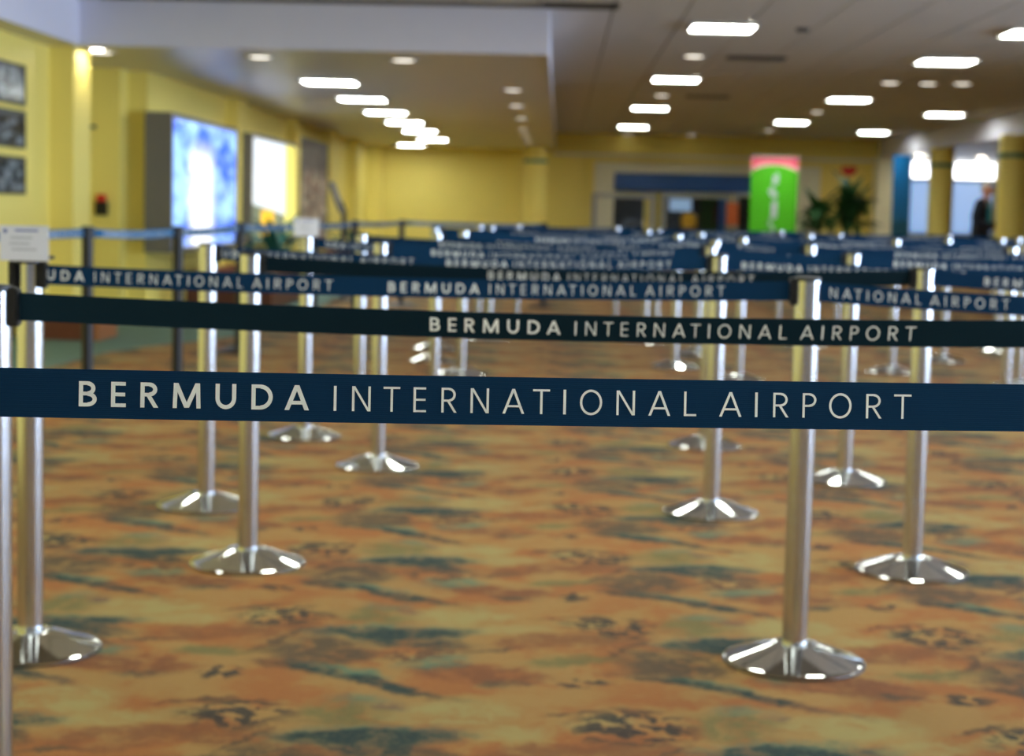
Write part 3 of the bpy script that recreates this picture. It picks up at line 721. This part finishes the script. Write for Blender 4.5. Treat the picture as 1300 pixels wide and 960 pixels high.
# ------------------------------------------------------------------ queue posts
PH, RT = .98, .0318
ZB = PH - .037               # belt centre height at the post
BASE = MB().lathe([(.176, 0), (.178, .003), (.178, .008), (.1745, .0108), (.172, .0120), (.169, .0132), (.062, .0485), (.059, .0494), (.054, .0505), (.036, .0508)], 96).mesh('base', 'chrome', .45)
FOOT = MB().lathe([(.17, 0), (.1805, .001), (.1805, .004), (.17, .005)], 48).mesh('rubber_ring', 'black', .6)
TUBE = MB().lathe([(RT, .045), (RT, PH - .008)], 40).mesh('tube', 'steel', .6)
CAP = MB().lathe([(RT + .0008, PH - .010), (RT + .0008, PH - .002), (RT - .003, PH), (.004, PH)], 40).mesh('top_cap', 'black', .6)
def housing_mesh(mat):
    return MB().box(0, .017, -.016, .016, PH - .071, PH - .004).mesh('belt_housing', mat, None, .003)
HOUS = housing_mesh('black')
BTUBE = MB().lathe([(RT, .02), (RT, PH - .008)], 32).mesh('tube', 'blackpost', .6)
BBASE = MB().lathe([(.176, 0), (.178, .010), (.06, .036), (.036, .04)], 48).mesh('base', 'blackpost', .45)
POSTS = {}
def post(key, x, y, label, black=False):
    t = thing('barrier_post', label, 'barrier post', (x, y, 0), 0, 'black queue posts' if black else 'steel queue posts')
    POSTS[key] = t
    if black: link('base', BBASE, t); link('tube', BTUBE, t)
    else:
        link('base', BASE, t); link('rubber_ring', FOOT, t); link('tube', TUBE, t)
    link('top_cap', CAP, t)
    return t
ROWS = [
    ('r0', [(-1.0, 1.585), (1.0, 1.722)]),
    ('r1', [(-.90, 2.86), (1.15, 2.84)]),
    ('r2', [(-1.197, 4.08), (.735, 4.13), (2.75, 4.15)]),
    ('r3', [(-.815, 5.13), (1.30, 5.24), (3.35, 5.3)]),
    ('r4', [(-1.127, 6.10), (.768, 6.20), (2.75, 6.2)]),
    ('r5', [(-.572, 7.13), (1.438, 7.03), (3.4, 7.1)]),
    ('r6', [(-1.0, 8.0), (.95, 8.0), (2.9, 8.05)]),
    ('r7', [(-.83, 9.0), (1.60, 8.95), (3.5, 9.0)]),
    ('r8', [(-.46, 9.85), (1.20, 9.9), (2.96, 9.85)]),
    ('r9', [(-.34, 11.15), (1.545, 11.2), (3.45, 11.2)]),
    ('r10', [(-.58, 12.1), (1.19, 12.05), (2.78, 12.07), (4.6, 12.1)]),
    ('r11', [(-.62, 13.18), (1.48, 13.17), (3.43, 13.12), (5.3, 13.2)]),
    ('r12', [(-.2, 14.3), (1.15, 14.3), (2.55, 14.3), (4.2, 14.3)]),
    ('r13', [(-.32, 15.3), (1.33, 15.3), (3.0, 15.3), (4.65, 15.3)]),
    ('r14', [(.04, 16.6), (1.04, 16.8), (2.7, 16.8), (4.4, 16.8), (6.2, 16.8)]),
]
NUM = ['first', 'second', 'third', 'fourth', 'fifth', 'sixth', 'seventh', 'eighth', 'ninth', 'tenth', 'eleventh', 'twelfth', 'thirteenth', 'fourteenth', 'fifteenth']
SPECIAL = {
    'r0_0': 'steel queue post holding the left end of the nearest belt', 'r0_1': 'steel queue post holding the right end of the nearest belt',
    'r1_0': 'steel queue post cut by the left edge of the view, end of the second belt', 'r1_1': 'steel queue post holding the right end of the second belt',
    'r2_0': 'tall steel queue post at far left with a white card on top', 'r2_1': 'largest full steel queue post, right of centre on the third belt row',
    'r2_2': 'steel queue post at the right end of the third belt row',
    'r3_0': 'steel queue post with round base, left foreground on the fourth belt row', 'r3_1': 'steel queue post right of the largest post, wide base catching bright highlights',
    'r4_0': 'steel queue post just left of and behind the left foreground post', 'r4_1': 'steel queue post left of the largest post, fifth belt row',
    'r5_0': 'steel queue post whose round base stands alone left of centre', 'r5_1': 'steel queue post between the largest post and the bright-based right post',
    'r6_0': 'steel queue post with a small white card, behind the left foreground pair', 'r6_1': 'steel queue post half hidden behind the post left of the largest one',
}
for ri, (rk, pts) in enumerate(ROWS):
    for pi, (x, y) in enumerate(pts):
        key = '%s_%d' % (rk, pi)
        lab = SPECIAL.get(key)
        if not lab:
            side = ('leftmost', 'second from left', 'third from left', 'fourth from left', 'fifth from left')[pi]
            lab = 'distant steel queue post, %s in the %s belt row back' % (side, NUM[ri])
        post(key, x, y, lab)

# letter shapes: boxes measured on the belt, unit = cap height; (char, x0, x1, weight)
CAP_PX = 31.5
TXT = [('B', 100.3, 122.5), ('E', 140, 158.4), ('R', 176.2, 198.8), ('M', 216, 251.2), ('U', 269.2, 295), ('D', 314, 340.6), ('A', 355.4, 386.1),
       ('I', 416.9, 420.4), ('N', 439.9, 463.3), ('T', 479.3, 500.4), ('E', 517.2, 533.4), ('R', 552.6, 572.3), ('N', 589.5, 612.9), ('A', 630.2, 658), ('T', 668.8, 690.5), ('I', 707.7, 711.2), ('O', 728.9, 757.5), ('N', 775.8, 799.6), ('A', 817, 845.4), ('L', 862.8, 878.8),
       ('A', 908.5, 937.5), ('I', 954.7, 958.2), ('R', 978.3, 998.8), ('P', 1016.6, 1035), ('O', 1051.2, 1080.8), ('R', 1099.7, 1120.5), ('T', 1136.2, 1159.2)]
TLEN, TPITCH = .838, .972
TK = TLEN / (1159.2 - 100.3)
def arc_band(cx, cy, ax, ay, t, a0, a1, n=10):
    out = []
    for k in range(n):
        b0 = math.radians(a0 + (a1 - a0) * k / n); b1 = math.radians(a0 + (a1 - a0) * (k + 1) / n)
        p = lambda b, d: (cx + (ax - d) * math.cos(b), cy + (ay - d) * math.sin(b))
        out.append([p(b0, 0), p(b1, 0), p(b1, t), p(b0, t)])
    return out
def glyph(ch, w, t):
    R = lambda x0, x1, y0, y1: [(x0, y0), (x1, y0), (x1, y1), (x0, y1)]
    stem = R(0, t, 0, 1)
    D = lambda x0, y0, x1, y1, q: [(x0 - q / 2, y0), (x0 + q / 2, y0), (x1 + q / 2, y1), (x1 - q / 2, y1)]
    h = t * .88
    if ch == 'I': return [R(0, w, 0, 1)]
    if ch == 'L': return [stem, R(t, w, 0, h)]
    if ch == 'E': return [stem, R(t, w, 0, h), R(t, w * .95, .5 - h / 2, .5 + h / 2), R(t, w * .98, 1 - h, 1)]
    if ch == 'T': return [R(w / 2 - t / 2, w / 2 + t / 2, 0, 1 - h), R(0, w, 1 - h, 1)]
    if ch == 'N': return [stem, R(w - t, w, 0, 1), [(t * .15, 1), (t * 1.25, 1), (w - t * .15, 0), (w - t * 1.25, 0)]]
    if ch == 'A':
        q = t * 1.12; k = .30
        return [D(q / 2, 0, w / 2, 1, q), D(w - q / 2, 0, w / 2, 1, q), R(q * .5 + k * (w / 2 - q / 2), w - q * .5 - k * (w / 2 - q / 2), k - h / 2, k + h / 2)]
    if ch == 'M': 
        q = t * 1.15
        return [D(t * .55, 0, t * .75, 1, t), D(w - t * .55, 0, w - t * .75, 1, t), D(w / 2, .02, t * .8, 1, q), D(w / 2, .02, w - t * .8, 1, q)]
    if ch == 'U': return [R(0, t, .42, 1), R(w - t, w, .42, 1)] + arc_band(w / 2, .42, w / 2, .43, t, 180, 360, 12)
    if ch == 'D': return [stem, R(t, w * .42, 0, h), R(t, w * .42, 1 - h, 1)] + arc_band(w * .42, .5, w * .58, .5, t, -90, 90, 14)
    if ch == 'O': return arc_band(w / 2, .5, w / 2, .52, t, 0, 360, 28)
    if ch in 'PRB':
        yb = .44; cx = w * .48; rx = w * (.50 if ch == 'P' else .44); cy = (1 + yb) / 2; ry = (1 - yb) / 2
        g = [stem, R(t, cx, 1 - h, 1), R(t, cx, yb, yb + h)] + arc_band(cx, cy, rx, ry, t, -90, 90, 12)
        if ch == 'R': g.append(D(w - t * .62, 0, w * .42, yb + h * .5, t * 1.15))
        if ch == 'B':
            y1 = yb + h; g += [R(t, cx, 0, h)] + arc_band(cx, y1 / 2, w - cx, y1 / 2, t, -90, 90, 12)
        return g
    return []
BW = .0485
def belt(a, b, label, starts=(), tilt=0.0, sag=.006, mat='belt', group='printed queue belts', name='barrier_belt', text=True, z0=ZB, slot=False):
    """a, b: (x, y) of the two posts, left to right as seen by the camera; starts: text positions in metres from a"""
    A, B = Vector(a), Vector(b); d = (B - A); L = d.length; d.normalize(); n = Vector((d.y, -d.x))      # n faces the camera side
    off = RT + .014; o0 = RT + (.0005 if slot else .014)
    Ls = L - off - o0; P0 = A + d * o0
    root = thing(name, label, 'queue belt', (P0.x, P0.y, z0), math.atan2(d.y, d.x), group)
    # local frame: x along, -y towards the camera, z up
    def S(s, h, q):
        t = min(1, max(0, s / Ls)); e = math.sin(math.pi * t) ** .5 if 0 < t < 1 else 0
        th = math.radians(tilt) * e
        zz = -4 * sag * t * (1 - t)
        return (s, -q * math.cos(th) - h * math.sin(th), zz + h * math.cos(th) - q * math.sin(th))
    mb = MB(); ns = 36
    for k in range(ns):
        s0, s1 = Ls * k / ns, Ls * (k + 1) / ns; q = .0006
        for h0, h1 in ((-BW / 2, 0), (0, BW / 2)):
            mb.quad(S(s0, h0, q), S(s1, h0, q), S(s1, h1, q), S(s0, h1, q)); mb.quad(S(s0, h0, -q), S(s0, h1, -q), S(s1, h1, -q), S(s1, h0, -q))
        mb.quad(S(s0, BW / 2, q), S(s1, BW / 2, q), S(s1, BW / 2, -q), S(s0, BW / 2, -q)); mb.quad(S(s0, -BW / 2, q), S(s0, -BW / 2, -q), S(s1, -BW / 2, -q), S(s1, -BW / 2, q))
    me = bpy.data.meshes.new('webbing'); me.from_pydata(mb.v, [], mb.f); me.materials.append(M[mat]); link('webbing', me, root)
    if text and starts:
        ch_ = CAP_PX * TK
        for st, wd_ in [(q_, w_) for q_ in starts for w_ in ((0, 7), (7, 20), (20, 27))]:
            tb = MB()
            for i in range(*wd_):
                c, x0, x1 = TXT[i]
                s0 = st + (x0 - 100.3) * TK; s1 = st + (x1 - 100.3) * TK
                if s0 < .004 or s1 > Ls - .004: continue
                wgt = .165 if i < 7 else .098
                for poly in glyph(c, (x1 - x0) / CAP_PX, wgt):
                    tb.quad(*[S(s0 + x * ch_, (y - .5) * ch_, .0011) for x, y in poly])
            if tb.v:
                me = bpy.data.meshes.new('lettering'); me.from_pydata(tb.v, [], tb.f); me.materials.append(M['print']); tag(link('lettering', me, root), 'pale grey capital lettering')
    return root
def housings(ka, kb, slot=False):
    A, B = POSTS[ka].location, POSTS[kb].location; ang = math.atan2(B.y - A.y, B.x - A.x)
    for k, an in (((ka, ang), (kb, ang + math.pi)) if not slot else ((kb, ang + math.pi),)):
        o = link('belt_housing', HOUS, POSTS[k], (math.cos(an) * (RT - .003), math.sin(an) * (RT - .003), 0), an)
def px_s(xpix, a, b, slot=False):        # pixel column -> metres along the belt from post a
    lo, hi = 0.0, 1.0
    A, B = Vector((*a, ZB)), Vector((*b, ZB))
    def proj(p):
        v = p - CAM; return CX + F * v.dot(R2) / v.dot(_f)
    lo, hi = -3.0, 4.0
    for _ in range(50):
        mi = (lo + hi) / 2
        if proj(A + (B - A) * mi) < xpix: lo = mi
        else: hi = mi
    return lo * (B - A).length - RT - (.0005 if slot else .014)
# (row, segment): text start pixels, tilt, sag, label
BINFO = {
    ('r0', 0): ([100.3], -4, .004, 'nearest navy belt with large sharp white lettering across the whole view'),
    ('r1', 0): ([546], 16, .014, 'second navy belt, darker, lettering starting near the middle'),
    ('r2', 0): ([493, 493 - 503], -8, .012, 'third belt, from the card-topped left post to the largest post'),
    ('r2', 1): ([857], -8, .03, 'belt running right from the largest post, lettering partly drawn in'),
    ('r3', 0): ([620], 8, .022, 'belt between the left foreground post and the bright-based right post'),
    ('r3', 1): ([1250], 4, .02, 'belt leaving to the right from the bright-based right post'),
    ('r4', 0): ([567, 567 - 331], -2, .018, 'fifth-row belt from the post behind the left foreground one to the middle'),
    ('r4', 1): ([942], 2, .02, 'fifth-row belt leaving right from behind the largest post'),
    ('r5', 0): ([548], 0, .02, None), ('r5', 1): ([1135], 4, .02, None),
    ('r6', 0): ([635, 635 - 256], 0, .03, None), ('r6', 1): ([1000], 0, .03, None),
}
for ri, (rk, pts) in enumerate(ROWS):
    for si in range(len(pts) - 1):
        a, b = pts[si], pts[si + 1]
        info = BINFO.get((rk, si))
        if info: st = [px_s(x, a, b, si > 0 or rk == 'r2') for x in info[0]]; tilt, sag, lab = info[1:]
        else: st = [random.uniform(.05, .6)]; st.append(st[0] + TPITCH); tilt, sag, lab = random.uniform(-6, 6), random.uniform(.012, .03), None
        if not lab: lab = 'navy printed queue belt in the %s row back, %s span from the left' % (NUM[ri], ('first', 'second', 'third', 'fourth', 'fifth')[si])
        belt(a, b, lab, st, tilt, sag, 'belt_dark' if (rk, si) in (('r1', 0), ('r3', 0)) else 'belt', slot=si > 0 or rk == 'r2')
        housings('%s_%d' % (rk, si), '%s_%d' % (rk, si + 1), si > 0)
        if (rk, si) == ('r2', 0): POSTS['r2_0'].children[-1].location.y += .0175; link('belt_housing', HOUS, POSTS['r2_0'], (-RT + .003, .0, 0), math.pi)

# cards on top of two posts
def card(key, label):
    x, y, _ = POSTS[key].location
    t = thing('post_sign', label, 'sign', (x, y, PH + .001), 0, 'white cards on queue posts')
    MB().box(-.058, .058, -.028, .028, 0, .008).build('clip_plate', 'black', t, None, .002)
    o = MB().box(-.060, .060, -.036, -.034, -.004, .082).build('card', 'card', t)
    MB().box(-.022, .034, -.0368, -.036, .068, .072).build('header_print', 'cardblue', o)
    e = MB().lathe([(.0001, -.0369), (.005, -.0369), (.005, -.036)], 16); e.v = [(a_ - .046, c_, b_ + .068) for a_, b_, c_ in e.v]; e.build('emblem', 'cardblue', o)
    for k, (xa, xb) in enumerate(((-.033, .02), (-.036, .014), (-.03, .03))):
        MB().box(xa, xb, -.0368, -.036, .05 - k * .014, .054 - k * .014).build('print_line', 'cardgrey', o)
    MB().box(-.058, .058, -.034, -.03, -.004, .07).build('backing', 'black', t)
card('r2_0', 'white printed card on the tall post at far left')
card('r6_0', 'small white card on the post behind the left foreground pair')

# black posts with a belt painted lighter for the lightbox glow, along the left side
BP = [(-3.0, 6.6), (-2.37, 9.2), (-2.03, 10.0), (-2.07, 12.5), (-1.76, 14.6), (-1.60, 16.6), (-1.28, 18.8), (.35, 19.2)]
BL = ['black queue post out past the left edge of the view', 'black queue post right of the far-left card, nearest in the line', 'second black queue post of the line, left of the steel pair', 'third black queue post, behind the left foreground steel post',
      'fourth black queue post, right of the small white card', 'fifth black queue post, in front of the slanted stand', 'sixth black queue post, before the far plain yellow wall', 'last black queue post at the far end of the belts']
for k, (x, y) in enumerate(BP): post('b%d' % k, x, y, BL[k], True)
for k in range(len(BP) - 1):
    belt(BP[k], BP[k + 1], 'belt along the left wall, blue lightened to stand for lightbox glow, %s span of the black posts' % NUM[k], [.1, 1.09, 2.08], 0, .012, 'belt_painted_lit', 'blue belts on black posts')
    housings('b%d' % k, 'b%d' % (k + 1))
